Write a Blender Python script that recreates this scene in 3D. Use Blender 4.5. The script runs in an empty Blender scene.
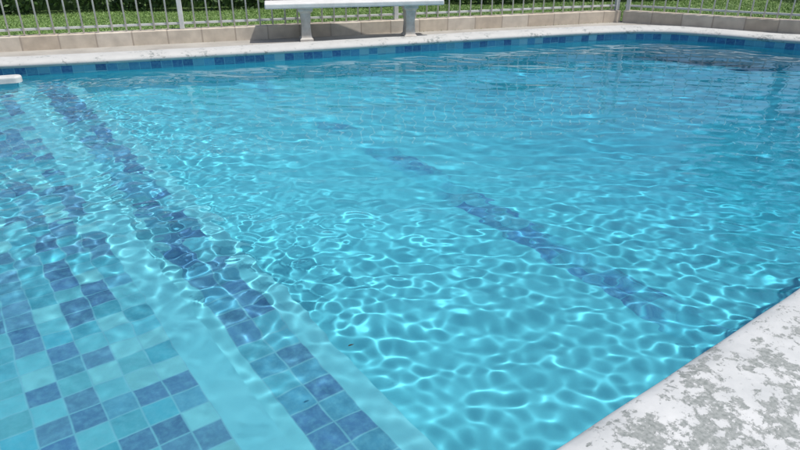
import bpy, bmesh, math, random
import numpy as np
from mathutils import Vector, noise
random.seed(5); rng=np.random.default_rng(23)
S=bpy.context.scene; C=S.collection
S.view_settings.view_transform='Standard'; S.view_settings.look='None'; S.view_settings.exposure=0
R=math.radians
CAMH=1.6; TH=R(26.3); F=628.0
A=R(36); E1=(math.cos(A),math.sin(A)); E2=(-math.sin(A),math.cos(A))   # pool axes: s across the steps, t along them
def loc(x,y): return (x*E1[0]+y*E1[1], x*E2[0]+y*E2[1])
def at(px,py,z=0.0):
    u=(px-400)/F; v=(225-py)/F
    dy=math.cos(TH)+v*math.sin(TH); dz=-math.sin(TH)+v*math.cos(TH)
    k=(z-CAMH)/dz
    return (u*k,dy*k)
# ---------------- materials
def mat(name):
    m=bpy.data.materials.new(name); m.use_nodes=True; nt=m.node_tree
    return m,nt,nt.nodes['Principled BSDF']
def N(nt,t,**kw):
    n=nt.nodes.new(t)
    for k,v in kw.items():
        if k in n.inputs: n.inputs[k].default_value=v
        else: setattr(n,k,v)
    return n
def L(nt,a,b): nt.links.new(a,b)
def ramp(nt,fac,stops,interp='LINEAR'):
    r=nt.nodes.new('ShaderNodeValToRGB'); cr=r.color_ramp; cr.interpolation=interp
    while len(cr.elements)<len(stops): cr.elements.new(0.5)
    for e,(p,c) in zip(cr.elements,stops):
        e.position=p; e.color=(c[0],c[1],c[2],1) if not isinstance(c,(int,float)) else (c,c,c,1)
    L(nt,fac,r.inputs[0]); return r.outputs[0]
def mixc(nt,f,a,b,mode='MIX'):
    m=nt.nodes.new('ShaderNodeMix'); m.data_type='RGBA'; m.blend_type=mode
    if isinstance(f,(int,float)): m.inputs[0].default_value=f
    else: L(nt,f,m.inputs[0])
    for i,v in ((6,a),(7,b)):
        if isinstance(v,tuple): m.inputs[i].default_value=(v[0],v[1],v[2],1)
        else: L(nt,v,m.inputs[i])
    return m.outputs[2]
def math_(nt,op,a,b=None):
    m=nt.nodes.new('ShaderNodeMath'); m.operation=op
    for i,v in ((0,a),(1,b)):
        if v is None: continue
        if isinstance(v,(int,float)): m.inputs[i].default_value=v
        else: L(nt,v,m.inputs[i])
    return m.outputs[0]
def bump(nt,b,h,strength,dist):
    n=N(nt,'ShaderNodeBump'); n.inputs['Strength'].default_value=strength; n.inputs['Distance'].default_value=dist
    L(nt,h,n.inputs['Height']); L(nt,n.outputs[0],b.inputs['Normal'])
def noisy(name,c1,c2,scale,rough=0.8,bs=0.3,bd=0.01,c3=None,coord='Object'):
    m,nt,b=mat(name); tc=N(nt,'ShaderNodeTexCoord')
    n=N(nt,'ShaderNodeTexNoise',Scale=scale,Detail=8.0,Roughness=0.65); L(nt,tc.outputs[coord],n.inputs['Vector'])
    st=[(0.3,c1),(0.7,c2)]
    if c3: st=[(0.25,c1),(0.5,c2),(0.75,c3)]
    L(nt,ramp(nt,n.outputs[0],st),b.inputs['Base Color']); b.inputs['Roughness'].default_value=rough
    n2=N(nt,'ShaderNodeTexNoise',Scale=scale*6,Detail=4.0); L(nt,tc.outputs[coord],n2.inputs['Vector'])
    bump(nt,b,n2.outputs[0],bs,bd); return m
def tiles(name,stops,coord='Object',size=0.13,seed=0.0,grout=(0.17,0.47,0.57),rough=0.3,ox=0.0,fade=None):
    m,nt,b=mat(name); tc=N(nt,'ShaderNodeTexCoord')
    nz=N(nt,'ShaderNodeTexNoise',Scale=5.0,Detail=2.0); L(nt,tc.outputs[coord],nz.inputs['Vector'])
    sc=N(nt,'ShaderNodeVectorMath',operation='MULTIPLY_ADD'); L(nt,nz.outputs['Color'],sc.inputs[0])
    sc.inputs[1].default_value=(0.012,0.012,0.0); L(nt,tc.outputs[coord],sc.inputs[2])
    of=N(nt,'ShaderNodeVectorMath',operation='ADD'); L(nt,sc.outputs[0],of.inputs[0]); of.inputs[1].default_value=(ox-0.006,0,0)
    dv=N(nt,'ShaderNodeVectorMath',operation='SCALE'); L(nt,of.outputs[0],dv.inputs[0]); dv.inputs['Scale'].default_value=1/size
    sx=N(nt,'ShaderNodeSeparateXYZ'); L(nt,dv.outputs[0],sx.inputs[0])
    fx=math_(nt,'FLOOR',sx.outputs[0]); fy=math_(nt,'FLOOR',sx.outputs[1])
    cb=N(nt,'ShaderNodeCombineXYZ'); L(nt,fx,cb.inputs[0]); L(nt,fy,cb.inputs[1]); cb.inputs[2].default_value=seed
    wn=N(nt,'ShaderNodeTexWhiteNoise'); wn.noise_dimensions='3D'; L(nt,cb.outputs[0],wn.inputs['Vector'])
    col=ramp(nt,wn.outputs['Value'],stops,'CONSTANT')
    sep=N(nt,'ShaderNodeSeparateColor'); L(nt,wn.outputs['Color'],sep.inputs[0])
    mot=N(nt,'ShaderNodeTexNoise',Scale=16.0,Detail=8.0,Roughness=0.75); L(nt,tc.outputs[coord],mot.inputs['Vector'])
    v=math_(nt,'ADD',math_(nt,'MULTIPLY',sep.outputs[1],0.5),math_(nt,'MULTIPLY',mot.outputs[0],0.6))
    shade=ramp(nt,v,[(0.15,0.66),(0.85,1.0)])
    col=mixc(nt,1.0,col,shade,'MULTIPLY')
    m2=N(nt,'ShaderNodeTexNoise',Scale=30.0,Detail=5.0,Roughness=0.7); L(nt,tc.outputs[coord],m2.inputs['Vector'])
    col=mixc(nt,ramp(nt,m2.outputs[0],[(0.42,0.0),(0.75,0.45)]),col,(0.18,0.50,0.60))
    def edge(o):
        f=math_(nt,'FRACT',o); return math_(nt,'MINIMUM',f,math_(nt,'SUBTRACT',1.0,f))
    e=math_(nt,'MINIMUM',edge(sx.outputs[0]),edge(sx.outputs[1]))
    g=ramp(nt,e,[(0.008,0.15),(0.05,1.0)])
    col=mixc(nt,g,grout,col)
    if fade:
        q=N(nt,'ShaderNodeTexNoise',Scale=2.4,Detail=4.0); L(nt,tc.outputs[coord],q.inputs['Vector'])
        so_=N(nt,'ShaderNodeSeparateXYZ'); L(nt,tc.outputs[coord],so_.inputs[0])
        mr=N(nt,'ShaderNodeMapRange'); L(nt,so_.outputs[1],mr.inputs[0]); mr.inputs[1].default_value=3.2; mr.inputs[2].default_value=5.4; mr.inputs[3].default_value=0.0; mr.inputs[4].default_value=0.16
        qq=math_(nt,'ADD',q.outputs[0],mr.outputs[0])
        col=mixc(nt,ramp(nt,qq,[(0.46,0.05),(0.66,0.95)]),col,fade)
    L(nt,col,b.inputs['Base Color']); b.inputs['Roughness'].default_value=rough
    bump(nt,b,g,0.3,0.003)
    return m
BLUES=[(0.0,(0.14,0.53,0.63)),(0.15,(0.085,0.44,0.57)),(0.30,(0.20,0.59,0.66)),(0.42,(0.115,0.31,0.48)),(0.60,(0.09,0.25,0.43)),(0.74,(0.11,0.48,0.60)),(0.85,(0.075,0.21,0.39)),(0.94,(0.11,0.38,0.54))]
DARKS=[(0.0,(0.08,0.24,0.44)),(0.26,(0.10,0.30,0.49)),(0.44,(0.065,0.20,0.40)),(0.56,(0.11,0.47,0.60)),(0.80,(0.09,0.37,0.54))]
FAINT=[(0.0,(0.05,0.22,0.43)),(0.35,(0.06,0.28,0.48)),(0.55,(0.045,0.19,0.41)),(0.70,(0.08,0.39,0.54)),(0.86,(0.065,0.33,0.50))]
WL=[(0.0,(0.035,0.15,0.36)),(0.25,(0.07,0.28,0.49)),(0.5,(0.14,0.42,0.57)),(0.64,(0.03,0.12,0.33)),(0.80,(0.09,0.33,0.52)),(0.90,(0.28,0.55,0.65))]
M={}
M['tile']=tiles('shelf_tiles',BLUES,size=0.12,ox=0.07); M['tile_dark']=tiles('band_tiles',DARKS,seed=3.0,size=0.14,ox=0.01)
M['tile_line']=tiles('line_tiles',FAINT,seed=7.0,size=0.14,grout=(0.08,0.42,0.57),fade=(0.08,0.49,0.62)); M['tile_wl']=tiles('waterline_tiles',WL,coord='UV',seed=9.0,size=0.12)
M['plaster']=noisy('painted_plaster',(0.125,0.49,0.59),(0.17,0.55,0.64),1.6,0.6,0.15,0.004)
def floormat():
    m,nt,b=mat('floor_paint_depth_dimmed'); tc=N(nt,'ShaderNodeTexCoord')
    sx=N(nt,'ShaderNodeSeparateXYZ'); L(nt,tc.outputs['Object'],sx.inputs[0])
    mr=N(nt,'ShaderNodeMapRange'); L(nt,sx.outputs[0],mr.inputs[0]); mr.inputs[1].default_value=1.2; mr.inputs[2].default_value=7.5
    c=ramp(nt,mr.outputs[0],[(0.0,(0.105,0.54,0.66)),(0.35,(0.075,0.49,0.62)),(0.6,(0.035,0.40,0.55)),(1.0,(0.02,0.31,0.47))])  # light lost in deeper water, put into the floor colour as a darkening ramp
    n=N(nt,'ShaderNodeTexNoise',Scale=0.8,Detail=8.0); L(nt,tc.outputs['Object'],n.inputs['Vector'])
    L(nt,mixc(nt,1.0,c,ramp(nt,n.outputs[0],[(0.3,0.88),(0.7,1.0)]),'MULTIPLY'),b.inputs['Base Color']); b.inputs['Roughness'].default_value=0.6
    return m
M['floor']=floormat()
M['wallpaint']=noisy('painted_wall',(0.06,0.46,0.58),(0.09,0.52,0.63),0.9,0.6,0.1,0.003)
def coping_mat():
    m,nt,b=mat('peeling_white_paint'); tc=N(nt,'ShaderNodeTexCoord')
    a=N(nt,'ShaderNodeTexNoise',Scale=4.2,Detail=10.0,Roughness=0.7,Distortion=0.4); L(nt,tc.outputs['Object'],a.inputs['Vector'])
    c=N(nt,'ShaderNodeTexNoise',Scale=26.0,Detail=10.0,Roughness=0.72,Distortion=0.2); L(nt,tc.outputs['Object'],c.inputs['Vector'])
    sx=N(nt,'ShaderNodeSeparateXYZ'); L(nt,tc.outputs['Object'],sx.inputs[0])
    mr=N(nt,'ShaderNodeMapRange'); L(nt,sx.outputs[1],mr.inputs[0]); mr.inputs[1].default_value=0.74; mr.inputs[2].default_value=0.90; mr.inputs[3].default_value=0.024; mr.inputs[4].default_value=-0.025
    v=math_(nt,'ADD',math_(nt,'MULTIPLY',a.outputs[0],0.48),math_(nt,'MULTIPLY',c.outputs[0],0.52))
    v=math_(nt,'ADD',v,mr.outputs[0])
    k=ramp(nt,v,[(0.527,0.0),(0.552,1.0)])
    d=N(nt,'ShaderNodeTexNoise',Scale=5.0,Detail=8.0,Roughness=0.6); L(nt,tc.outputs['Object'],d.inputs['Vector'])
    paint=ramp(nt,d.outputs[0],[(0.3,(0.44,0.455,0.455)),(0.7,(0.60,0.605,0.60))])
    f=N(nt,'ShaderNodeTexNoise',Scale=70.0,Detail=6.0); L(nt,tc.outputs['Object'],f.inputs['Vector'])
    conc=ramp(nt,f.outputs[0],[(0.3,(0.18,0.20,0.19)),(0.7,(0.35,0.365,0.355))])
    far=N(nt,'ShaderNodeMapRange'); L(nt,sx.outputs[1],far.inputs[0]); far.inputs[1].default_value=1.0; far.inputs[2].default_value=3.0
    paint=mixc(nt,math_(nt,'MULTIPLY',far.outputs[0],0.6),paint,(0.46,0.45,0.42))
    L(nt,mixc(nt,k,paint,conc),b.inputs['Base Color']); b.inputs['Roughness'].default_value=0.8
    h=math_(nt,'SUBTRACT',math_(nt,'ADD',math_(nt,'MULTIPLY',f.outputs[0],0.3),math_(nt,'MULTIPLY',d.outputs[0],1.2)),k)
    bump(nt,b,h,0.4,0.004); return m
M['coping']=coping_mat()
M['deck']=noisy('deck_concrete',(0.30,0.28,0.25),(0.42,0.40,0.36),3.0,0.9,0.4,0.01)
M['earth']=noisy('lawn_soil',(0.08,0.15,0.04),(0.125,0.21,0.055),2.5,0.95,0.8,0.03)
M['white']=noisy('white_metal_paint',(0.50,0.50,0.48),(0.63,0.63,0.61),12,0.45,0.1,0.001)
M['bench']=noisy('bench_whitewash',(0.55,0.54,0.51),(0.70,0.69,0.67),7,0.7,0.4,0.004)
M['benchleg']=noisy('bench_leg_paint',(0.40,0.36,0.31),(0.60,0.57,0.53),9,0.8,0.4,0.004)
M['bark']=noisy('bark',(0.07,0.05,0.035),(0.16,0.12,0.09),9,0.9,0.8,0.02)
def leafmat(name,c1,c2,c3):
    m,nt,b=mat(name); g=N(nt,'ShaderNodeNewGeometry')
    L(nt,ramp(nt,g.outputs['Random Per Island'],[(0,c1),(0.5,c2),(1,c3)]),b.inputs['Base Color'])
    b.inputs['Roughness'].default_value=0.55; return m
M['leaf']=leafmat('leaves',(0.03,0.07,0.015),(0.055,0.12,0.025),(0.10,0.18,0.04))
M['hedge']=leafmat('hedge_leaves',(0.02,0.05,0.012),(0.04,0.09,0.02),(0.075,0.14,0.03))
M['grass']=leafmat('grass_blades',(0.10,0.19,0.04),(0.16,0.27,0.065),(0.26,0.37,0.12))
M['dry']=noisy('dry_leaf',(0.015,0.015,0.01),(0.04,0.035,0.02),30,0.7)
def kerbmat():
    m,nt,b=mat('beige_kerb_tiles'); tc=N(nt,'ShaderNodeTexCoord'); sx=N(nt,'ShaderNodeSeparateXYZ'); L(nt,tc.outputs['Object'],sx.inputs[0])
    q=math_(nt,'MULTIPLY',sx.outputs[0],1/0.42); fl=math_(nt,'FLOOR',q); f=math_(nt,'FRACT',q)
    e=math_(nt,'MINIMUM',f,math_(nt,'SUBTRACT',1.0,f)); g=ramp(nt,e,[(0.012,0.0),(0.03,1.0)])
    wn=N(nt,'ShaderNodeTexWhiteNoise'); wn.noise_dimensions='1D'; L(nt,fl,wn.inputs['W'])
    c=ramp(nt,wn.outputs['Value'],[(0,(0.56,0.47,0.37)),(0.5,(0.60,0.52,0.42)),(1,(0.64,0.57,0.48))])
    n=N(nt,'ShaderNodeTexNoise',Scale=7.0,Detail=8.0); L(nt,tc.outputs['Object'],n.inputs['Vector'])
    c=mixc(nt,1.0,c,ramp(nt,n.outputs[0],[(0.3,0.75),(0.65,1.0)]),'MULTIPLY')
    L(nt,mixc(nt,g,(0.38,0.32,0.26),c),b.inputs['Base Color']); b.inputs['Roughness'].default_value=0.7
    bump(nt,b,g,0.3,0.004); return m
M['kerb']=kerbmat()
def watermat():
    m=bpy.data.materials.new('pool_water'); m.use_nodes=True; nt=m.node_tree; nt.nodes.clear()
    o=nt.nodes.new('ShaderNodeOutputMaterial'); g=nt.nodes.new('ShaderNodeBsdfGlass'); g.inputs['Roughness'].default_value=0; g.inputs['IOR'].default_value=1.333
    g.inputs['Color'].default_value=(0.95,1,1,1); L(nt,g.outputs[0],o.inputs['Surface'])
    return m
M['water']=watermat()
# ---------------- object helpers
def ob(name,verts,faces,m,parent=None,smooth=False,uv=None):
    me=bpy.data.meshes.new(name); me.from_pydata([tuple(v) for v in verts],[],[tuple(f) for f in faces]); me.update()
    if smooth:
        for p in me.polygons: p.use_smooth=True
    if uv is not None:
        l=me.uv_layers.new(name='UVMap')
        for p in me.polygons:
            for li in p.loop_indices: l.data[li].uv=uv[me.loops[li].vertex_index]
    if m: me.materials.append(m)
    o=bpy.data.objects.new(name,me); C.objects.link(o)
    if parent: o.parent=parent
    return o
def tag(o,label=None,cat=None,group=None,kind=None):
    for k,v in (('label',label),('category',cat),('group',group),('kind',kind)):
        if v: o[k]=v
    return o
def empty(name,p=(0,0,0),rz=0): 
    o=bpy.data.objects.new(name,None); C.objects.link(o); o.location=p; o.rotation_euler=(0,0,rz); return o
def bm_obj(name,bm,m,parent=None,smooth=False):
    me=bpy.data.meshes.new(name); bm.normal_update(); bm.to_mesh(me); bm.free()
    if smooth:
        for p in me.polygons: p.use_smooth=True
    me.materials.append(m); o=bpy.data.objects.new(name,me); C.objects.link(o)
    if parent: o.parent=parent
    return o
def box(bm,x0,x1,y0,y1,z0,z1,bev=0.0):
    r=bmesh.ops.create_cube(bm,size=1); vs=r['verts']
    for v in vs: v.co=Vector(((x0+x1)/2+v.co.x*(x1-x0),(y0+y1)/2+v.co.y*(y1-y0),(z0+z1)/2+v.co.z*(z1-z0)))
    if bev:
        es={e for v in vs for e in v.link_edges}; bmesh.ops.bevel(bm,geom=list(es),offset=bev,segments=3,affect='EDGES',profile=0.5)
def tube(bm,p0,p1,r0,r1=None,seg=8):
    r1=r0 if r1 is None else r1; p0=Vector(p0); p1=Vector(p1); d=(p1-p0)
    q=d.to_track_quat('Z','Y'); a=[];b=[]
    for i in range(seg):
        t=2*math.pi*i/seg; o=Vector((math.cos(t),math.sin(t),0))
        a.append(bm.verts.new(p0+q@(o*r0))); b.append(bm.verts.new(p1+q@(o*r1)))
    for i in range(seg): j=(i+1)%seg; bm.faces.new((a[i],a[j],b[j],b[i]))
    bm.faces.new(a[::-1]); bm.faces.new(b)
# ---------------- pool outline in pool axes (s,t), counter-clockwise
pix=[(800,49),(700,41),(650,38.5),(600,39.5),(500,45),(400,51.5),(300,58),(150,67),(20,74),(-100,80)]
far=[loc(*at(*p)) for p in pix]
ctrl=[(10.3,2.2),(10.1,3.1)]+far+[(-1.0,7.6),(-1.5,7.2)]
T0=0.865
def catmull(p,n=10):
    out=[]
    for i in range(1,len(p)-2):
        for j in range(n):
            u=j/n; a,b,c,d=p[i-1],p[i],p[i+1],p[i+2]
            out.append(tuple(0.5*((2*b[k])+(-a[k]+c[k])*u+(2*a[k]-5*b[k]+4*c[k]-d[k])*u*u+(-a[k]+3*b[k]-3*c[k]+d[k])*u**3) for k in (0,1)))
    out.append(p[-2]); return out
curve=catmull([(10.3,1.2)]+ctrl+[(-1.5,6.0)])
near=[]
s=-1.3
while s<10.1: near.append((s,T0+0.002*math.sin(s*2.3)+0.0008*math.sin(s*13+1))); s+=0.1
out=[(-1.5,t) for t in (6.5,6,4.5,3,2,1.3,1.1)]+[(-1.45,0.93)]+near+[(10.2,0.95),(10.3,1.2)]
outline=curve+out
nP=len(outline)
def normals(pts):
    res=[]; n=len(pts)
    area=sum(pts[i][0]*pts[(i+1)%n][1]-pts[(i+1)%n][0]*pts[i][1] for i in range(n))
    sg=1 if area>0 else -1
    for i in range(n):
        a=pts[i-1]; b=pts[(i+1)%n]; d=(b[0]-a[0],b[1]-a[1]); l=math.hypot(*d) or 1
        res.append((sg*d[1]/l,-sg*d[0]/l))
    return res
nrm=normals(outline)
def off(i,d): return (outline[i][0]+nrm[i][0]*d, outline[i][1]+nrm[i][1]*d)
pool=empty('swimming_pool',(0,0,0),A)
tag(pool,'free-form swimming pool with blue tiled shelf, step bands and white painted rim','swimming pool')
prof=[(0.06,0.058),(0.03,0.060),(0.006,0.064),(-0.012,0.076),(-0.020,0.090),(-0.018,0.104),(-0.009,0.117),(0.008,0.127),(0.032,0.135),(0.07,0.141),(0.12,0.144),(0.2,0.144),(0.28,0.142),(1.0,0.140),(1.0,0.05)]
V=[];Fc=[]
def wid(i):
    return 0.80 if outline[i][1]<1.0 else 0.30
widths=[wid(i) for i in range(nP)]
widths=[sum(widths[(i+k)%nP] for k in range(-3,4))/7 for i in range(nP)]
K=len(prof)
for i in range(nP):
    w=widths[i]
    for (d,z) in prof:
        dd=w if d==1.0 else d*(w/0.30 if d>0.1 else 1)
        p=off(i,dd); jz=0.003*noise.noise(Vector((p[0]*3,p[1]*3,0))) if z>0.1 else 0
        V.append((p[0],p[1],z+jz))
for i in range(nP):
    j=(i+1)%nP
    for k in range(K-1): Fc.append((i*K+k,i*K+k+1,j*K+k+1,j*K+k))
cop=ob('coping',V,Fc,M['coping'],pool,True); cop['label']='white painted rim with peeling paint and grey worn patches'
V=[];Fc=[];UV=[];acc=0
for i in range(nP+1):
    a=outline[i%nP]
    if i: acc+=math.dist(outline[i-1],a)
    for z in (0.10,-0.10): V.append((a[0]+nrm[i%nP][0]*0.01,a[1]+nrm[i%nP][1]*0.01,z)); UV.append((acc,z+0.04))
for i in range(nP): Fc.append((2*i,2*i+1,2*i+3,2*i+2))
ob('waterline_tiles',V,Fc,M['tile_wl'],pool,False,UV)
V=[];Fc=[]
for i in range(nP+1):
    a=off(i%nP,0.016)
    for z in (-0.09,-2.6): V.append((a[0],a[1],z))
for i in range(nP): Fc.append((2*i,2*i+1,2*i+3,2*i+2))
ob('pool_wall',V,Fc,M['wallpaint'],pool)
p0=Vector((*loc(*at(21,75,0.10)),0)); p1=Vector((*loc(*at(-110,84,0.10)),0))
bm=bmesh.new(); d=(p1-p0); ln=d.length; box(bm,0,ln,-0.07,0.07,0.035,0.10,0.0)
vs=[e for e in bm.edges if abs((e.verts[0].co.x+e.verts[1].co.x)/2)<1e-4 and abs(e.verts[0].co.z-e.verts[1].co.z)>0.05]
bmesh.ops.bevel(bm,geom=vs,offset=0.065,segments=6,affect='EDGES',profile=0.5)
es=[e for e in bm.edges if e.verts[0].co.z>0.095 and e.verts[1].co.z>0.095]
bmesh.ops.bevel(bm,geom=es,offset=0.02,segments=3,affect='EDGES',profile=0.5)
o=bm_obj('rim_end',bm,M['white'],pool); o.location=p0; o.rotation_euler=(0,0,math.atan2(d.y,d.x))
bm=bmesh.new(); box(bm,0.05,ln,-0.045,0.045,-0.25,0.034); o2=bm_obj('rim_support',bm,M['plaster'],pool); o2.location=p0; o2.rotation_euler=o.rotation_euler
def extr(name,profs,m,t0=0.7,t1=9.6):
    V=[];Fc=[]
    for prof in (profs if isinstance(profs[0],list) else [profs]):
        b=len(V)
        for (s_,z) in prof: V+= [(s_,t0,z),(s_,t1,z)]
        for i in range(len(prof)-1): Fc.append((b+2*i,b+2*i+2,b+2*i+3,b+2*i+1))
    return ob(name,V,Fc,m,pool)
D1=-0.27; D2=-0.57; D3=-1.0
extr('entry_shelf',[[(-1.8,D1-0.01),(0.530,D1-0.01)],[(0.530,D1),(0.690,D1),(0.692,D2+0.001)]],M['plaster'])
extr('step',[[(0.692,D2),(0.83,D2)],[(1.11,D2),(1.235,D2),(1.238,D3-0.01)]],M['plaster'])
# tile bands are let in flush with the painted floor
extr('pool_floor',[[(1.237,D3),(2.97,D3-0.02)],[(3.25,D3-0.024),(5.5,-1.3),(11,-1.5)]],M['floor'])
extr('shelf_tiles',[(-1.8,D1),(0.530,D1)],M['tile'])
extr('step_tile_band',[(0.83,D2),(1.11,D2)],M['tile_dark'])
extr('floor_tile_band',[(2.97,D3-0.02),(3.25,D3-0.024)],M['tile_line'])
for c in pool.children: 
    if c.name!='coping': c.cycles.is_caustics_receiver=True
# ---------------- water
def axis(*a):
    parts=[np.arange(a[i],a[i+2],a[i+1]) for i in range(0,len(a)-2,2)]
    return np.concatenate(parts+[np.array([a[-1]])])
gs=axis(-1.9,0.0085,1.3,0.010,4.0,0.022,10.9); gt=axis(0.75,0.009,5.2,0.018,9.6)
SS,TT=np.meshgrid(gs,gt,indexing='ij')
def sg(x): return 1.0/(1+np.exp(-x))
def waves(n,l0,l1,slope,ang0,sd):
    Z=np.zeros_like(SS)
    for i in range(n):
        lam=math.exp(rng.uniform(math.log(l0),math.log(l1))); k=2*math.pi/lam
        ang=rng.normal(ang0,sd); Z+=slope/k*np.sin(k*(SS*math.cos(ang)+TT*math.sin(ang))+rng.uniform(0,6.2832))
    return Z
near_e=0.16+0.84*sg((SS-0.85)*2.4+(TT-2.7)*1.7)
dist=sg((TT+0.62*SS-4.4)*1.6)          # calmer towards the far side
patch=0.9+0.32*np.sin(SS*1.3+TT*0.9)*np.sin(TT*1.5-SS*0.7+1)
H =waves(70,0.10,0.38,0.0080,0.92,0.45)*near_e*(1-0.90*dist)*patch
H+=waves(45,0.07,0.13,0.0062,0.92,0.7)*near_e*(1-0.88*dist)*patch
H+=waves(40,0.35,1.3,0.0085,0.90,0.35)*(0.22+0.78*sg((TT-3)*1.5))*(1-0.50*dist)
H+=waves(40,0.14,0.34,0.0052,0.92,0.4)*dist
left=(1-sg((SS-1.5)*2.5))*sg((TT-2.8+0.35*SS)*2.6)
H+=waves(50,0.07,0.17,0.0190,0.85,1.0)*left*(1-0.30*sg((TT-6)*2))*(0.85+0.35*np.sin(SS*2+TT*1.7))
ni,nj=SS.shape
co=np.stack([SS.ravel(),TT.ravel(),H.ravel()],1)
ii,jj=np.meshgrid(np.arange(ni-1),np.arange(nj-1),indexing='ij'); b0=(ii*nj+jj).ravel()
quads=np.stack([b0,b0+nj,b0+nj+1,b0+1],1)
me=bpy.data.meshes.new('water'); me.from_pydata(co.tolist(),[],quads.tolist()); me.update()
me.polygons.foreach_set('use_smooth',np.ones(len(me.polygons),bool))
me.materials.append(M['water']); w=bpy.data.objects.new('water',me); C.objects.link(w); w.rotation_euler=(0,0,A); w['kind']='structure'
w.cycles.is_caustics_caster=True
# ---------------- ground & deck (rings round the pool)
cs,ct=4.6,4.0
def ring(name,inner,outer,z,m,kind='structure'):
    V=[(p[0],p[1],z) for p in inner]+[(p[0],p[1],z) for p in outer]; n=len(inner)
    o=ob(name,V,[(i,(i+1)%n,n+(i+1)%n,n+i) for i in range(n)],m); o.rotation_euler=(0,0,A); o[ 'kind']=kind; return o
def rad(i,r): 
    d=(outline[i][0]-cs,outline[i][1]-ct); l=math.hypot(*d); return (cs+d[0]/l*r,ct+d[1]/l*r)
ring('ground',[off(i,0.10) for i in range(nP)],[rad(i,250) for i in range(nP)],0.10,M['earth'])
ring('deck',[off(i,0.12) for i in range(nP)],[off(i,0.85 if outline[i][1]>1.2 and outline[i][0]>-0.5 else 3.0) for i in range(nP)],0.118,M['deck'])
# ---------------- kerbs
kz=0.118
K0=Vector((*at(-140,59,kz),0)); K1=Vector((*at(620,22,kz),0)); K2=Vector((*at(1000,47,kz),0))
def kerb(a,b,ext=0.0):
    d=b-a; ln=d.length+ext; an=math.atan2(d.y,d.x); bm=bmesh.new(); box(bm,0,ln,0,0.16,0.02,0.285,0.008)
    o=bm_obj('kerb',bm,M['kerb']); o.location=a; o.rotation_euler=(0,0,an); o['kind']='structure'; return an,ln
an1,l1=kerb(K0,K1); an2,l2=kerb(K1+Vector((0.02,-0.02,0)),K2)
# ---------------- fence
def fence(a,an,ln,label,posts,sp=0.165):
    root=empty('metal_fence',(a.x,a.y,0.285),an); tag(root,label,'fence')
    y=0.08
    for z in (0.07,1.08):
        bm=bmesh.new(); box(bm,0,ln,y-0.012,y+0.012,z-0.014,z+0.014,0.003); bm_obj('rail',bm,M['white'],root)
    for px in posts:
        bm=bmesh.new(); box(bm,px-0.03,px+0.03,y-0.03,y+0.03,0,1.2,0.006); bm_obj('post',bm,M['white'],root)
    x=0.08
    while x<ln-0.05:
        if all(abs(x-p)>0.06 for p in posts):
            bm=bmesh.new(); dx=random.uniform(-.008,.008); tube(bm,(x,y-0.02,0.01),(x+dx,y-0.02,1.15),0.0105); bm_obj('picket',bm,M['white'],root,True)
        x+=sp
fence(K0,an1,l1,'white metal picket fence on tiled kerb behind the white bench',[0.03,3.55,6.4,l1-0.04])
fence(K1+Vector((0.02,-0.02,0)),an2,l2,'white metal picket fence at the far right corner of the pool',[0.05,2.6,l2-0.05])
# ---------------- bench
f1=Vector((*at(306,41,kz),kz)); f2=Vector((*at(409,37.5,kz),kz)); c=(f1+f2)/2; d=f2-f1
bench=empty('stone_bench',(c.x,c.y+0.06,kz),math.atan2(d.y,d.x)); tag(bench,'white painted stone bench with two legs standing on the far pool edge','bench')
hl=d.length/2
bm=bmesh.new(); box(bm,-1.19,1.12,-0.19,0.19,0.42,0.485,0.016); bm_obj('seat',bm,M['bench'],bench,False)
for sx in (-hl,hl):
    bm=bmesh.new()
    rows=[(0.0,0.085,0.13),(0.03,0.085,0.13),(0.05,0.065,0.11),(0.2,0.055,0.10),(0.35,0.065,0.115),(0.385,0.095,0.15),(0.419,0.095,0.15)]
    rings=[]
    for z,a_,b_ in rows: rings.append([bm.verts.new((sx+i*a_,j*b_,z)) for i,j in ((-1,-1),(1,-1),(1,1),(-1,1))])
    for r0,r1 in zip(rings,rings[1:]):
        for i in range(4): bm.faces.new((r0[i],r0[(i+1)%4],r1[(i+1)%4],r1[i]))
    bm.faces.new(rings[0][::-1]); bm.faces.new(rings[-1]); bm_obj('leg',bm,M['benchleg'],bench)
# ---------------- vegetation
def leaves(name,P,size,m,parent=None,flat=0.0):
    n=len(P); a=rng.normal(size=(n,3)); a/=np.linalg.norm(a,axis=1)[:,None]
    b=rng.normal(size=(n,3)); b-=a*(a*b).sum(1)[:,None]; b/=np.linalg.norm(b,axis=1)[:,None]
    sz=size*rng.uniform(0.6,1.3,(n,1))
    v=np.stack([P-a*sz,P+b*sz*0.45,P+a*sz,P-b*sz*0.45],1).reshape(-1,3)
    f=np.arange(n*4).reshape(-1,4)
    me=bpy.data.meshes.new(name); me.from_pydata(v.tolist(),[],f.tolist()); me.materials.append(m)
    o=bpy.data.objects.new(name,me); C.objects.link(o)
    if parent: o.parent=parent
    return o
hd=empty('hedge',(0,0,0)); tag(hd,'dense dark green hedge beyond the white fence and lawn','hedge')
P=[]
for i in range(26000):
    x=rng.uniform(-11,10); base=11.95+0.162*x+0.12*math.sin(x*2.3); y=base+abs(rng.normal(0,0.22)); z=0.1+1.1*rng.random()**0.9+0.15*math.sin(x*3)
    P.append((x,y,z))
leaves('foliage',np.array(P),0.05,M['hedge'],hd)
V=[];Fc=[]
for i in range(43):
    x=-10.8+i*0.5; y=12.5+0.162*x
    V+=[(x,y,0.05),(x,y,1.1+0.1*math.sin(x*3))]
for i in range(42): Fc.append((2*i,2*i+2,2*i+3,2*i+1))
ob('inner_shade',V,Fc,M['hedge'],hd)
n=170000
u=rng.uniform(-9,9,n); ybase=8.95+0.284*u
ybase=np.where(u>3.3,9.9-0.42*(u-3.3),ybase)+0.12
y=ybase+rng.uniform(0,1,n)**1.2*(12.3+0.162*u-ybase)
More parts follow.
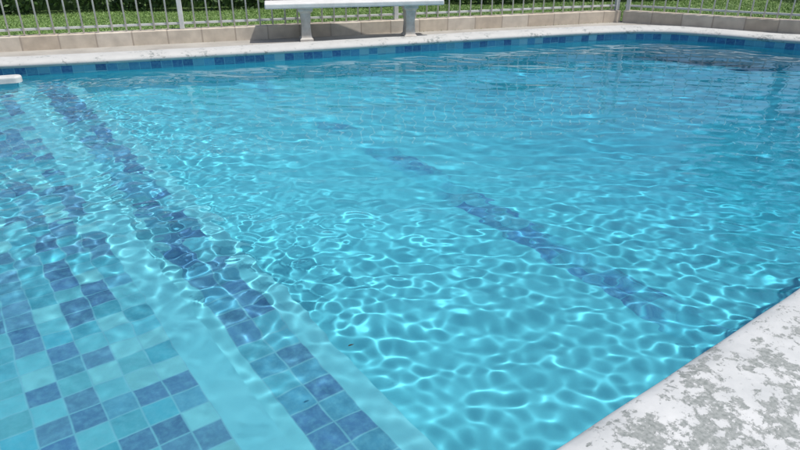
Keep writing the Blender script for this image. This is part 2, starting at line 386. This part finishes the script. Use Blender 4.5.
h=rng.uniform(0.015,0.036,n)*(0.9+0.3*np.sin(u*2)*np.sin(y*2.3)); an=rng.uniform(0,math.pi,n); wd=0.006
dx=np.cos(an)*wd; dy=np.sin(an)*wd; lx=rng.normal(0,0.02,n); ly=rng.normal(0,0.02,n); z0=np.full(n,0.10)
v=np.stack([np.stack([u-dx,y-dy,z0],1),np.stack([u+dx,y+dy,z0],1),np.stack([u+lx,y+ly,z0+h],1)],1).reshape(-1,3)
me=bpy.data.meshes.new('grass'); me.from_pydata(v.tolist(),[],np.arange(n*3).reshape(-1,3).tolist()); me.materials.append(M['grass'])
g=bpy.data.objects.new('grass',me); C.objects.link(g); tag(g,'green lawn grass growing behind the white picket fence','grass',None,'stuff')
def tree(x,y,hh,r,label,n=4200):
    t=empty('garden_tree',(x,y,0.1)); tag(t,label,'tree')
    bm=bmesh.new(); tube(bm,(0,0,0),(0.1,0.05,hh*0.45),0.16,0.10,10)
    cl=[]
    for k in range(9):
        a_=k*2.4; rr=r*random.uniform(.35,.8); p=(math.cos(a_)*rr,math.sin(a_)*rr,hh*random.uniform(.5,.9)); cl.append(p); tube(bm,(0.1,0.05,hh*0.42),p,0.06,0.015,6)
    bm_obj('trunk',bm,M['bark'],t,True)
    P=[]
    for k in range(n):
        c_=random.choice(cl); q=rng.normal(size=3); q/=np.linalg.norm(q); q*=r*0.42*rng.random()**0.4
        P.append((c_[0]+q[0],c_[1]+q[1],c_[2]+q[2]*0.8))
    leaves('crown',np.array(P),0.09,M['leaf'],t)
tree(8.4,14.0,5.6,1.7,'tall leafy garden tree behind the hedge at far right')
tree(11.0,12.8,6.0,1.9,'wide leafy garden tree right of the pool')
for k,(px,py) in enumerate([(351,346)]):
    x,y=at(px,py,0.01); bm=bmesh.new(); a_=random.uniform(0,3)
    pts=[(-1,0,0),(-.5,.32,.12),(.1,.38,.1),(.7,.2,.05),(1.1,0,0),(.7,-.2,.1),(.1,-.36,.15),(-.5,-.3,.1)]
    vs=[bm.verts.new((p[0]*.014,p[1]*.014,p[2]*.015)) for p in pts]; bm.faces.new(vs)
    o=bm_obj('fallen_leaf',bm,M['dry']); o.location=(x,y,0.014); o.rotation_euler=(0,0,a_)
    tag(o,'small dark leaf floating beside the step tile band','leaf')
# ---------------- light
EL=R(62); BR=R(104)
sd=Vector((math.sin(BR)*math.cos(EL),math.cos(BR)*math.cos(EL),math.sin(EL)))
li=bpy.data.lights.new('sun','SUN'); li.energy=4.2; li.angle=R(0.8); li.color=(1,0.97,0.92); li.cycles.is_caustics_light=True
so=bpy.data.objects.new('sun',li); C.objects.link(so); so.rotation_euler=(-sd).to_track_quat('-Z','Y').to_euler()
W=bpy.data.worlds.new('World'); S.world=W; W.use_nodes=True; nt=W.node_tree
sky=nt.nodes.new('ShaderNodeTexSky'); sky.sky_type='NISHITA'; sky.sun_disc=False; sky.sun_elevation=EL; sky.sun_rotation=BR; sky.dust_density=2.0
L(nt,sky.outputs[0],nt.nodes['Background'].inputs[0]); nt.nodes['Background'].inputs[1].default_value=0.115
cam=bpy.data.cameras.new('camera'); cam.sensor_width=36; cam.lens=F/800*36; cam.clip_end=1000
co_=bpy.data.objects.new('camera',cam); C.objects.link(co_); co_.location=(0,0,CAMH); co_.rotation_euler=(math.pi/2-TH,0,0); S.camera=co_
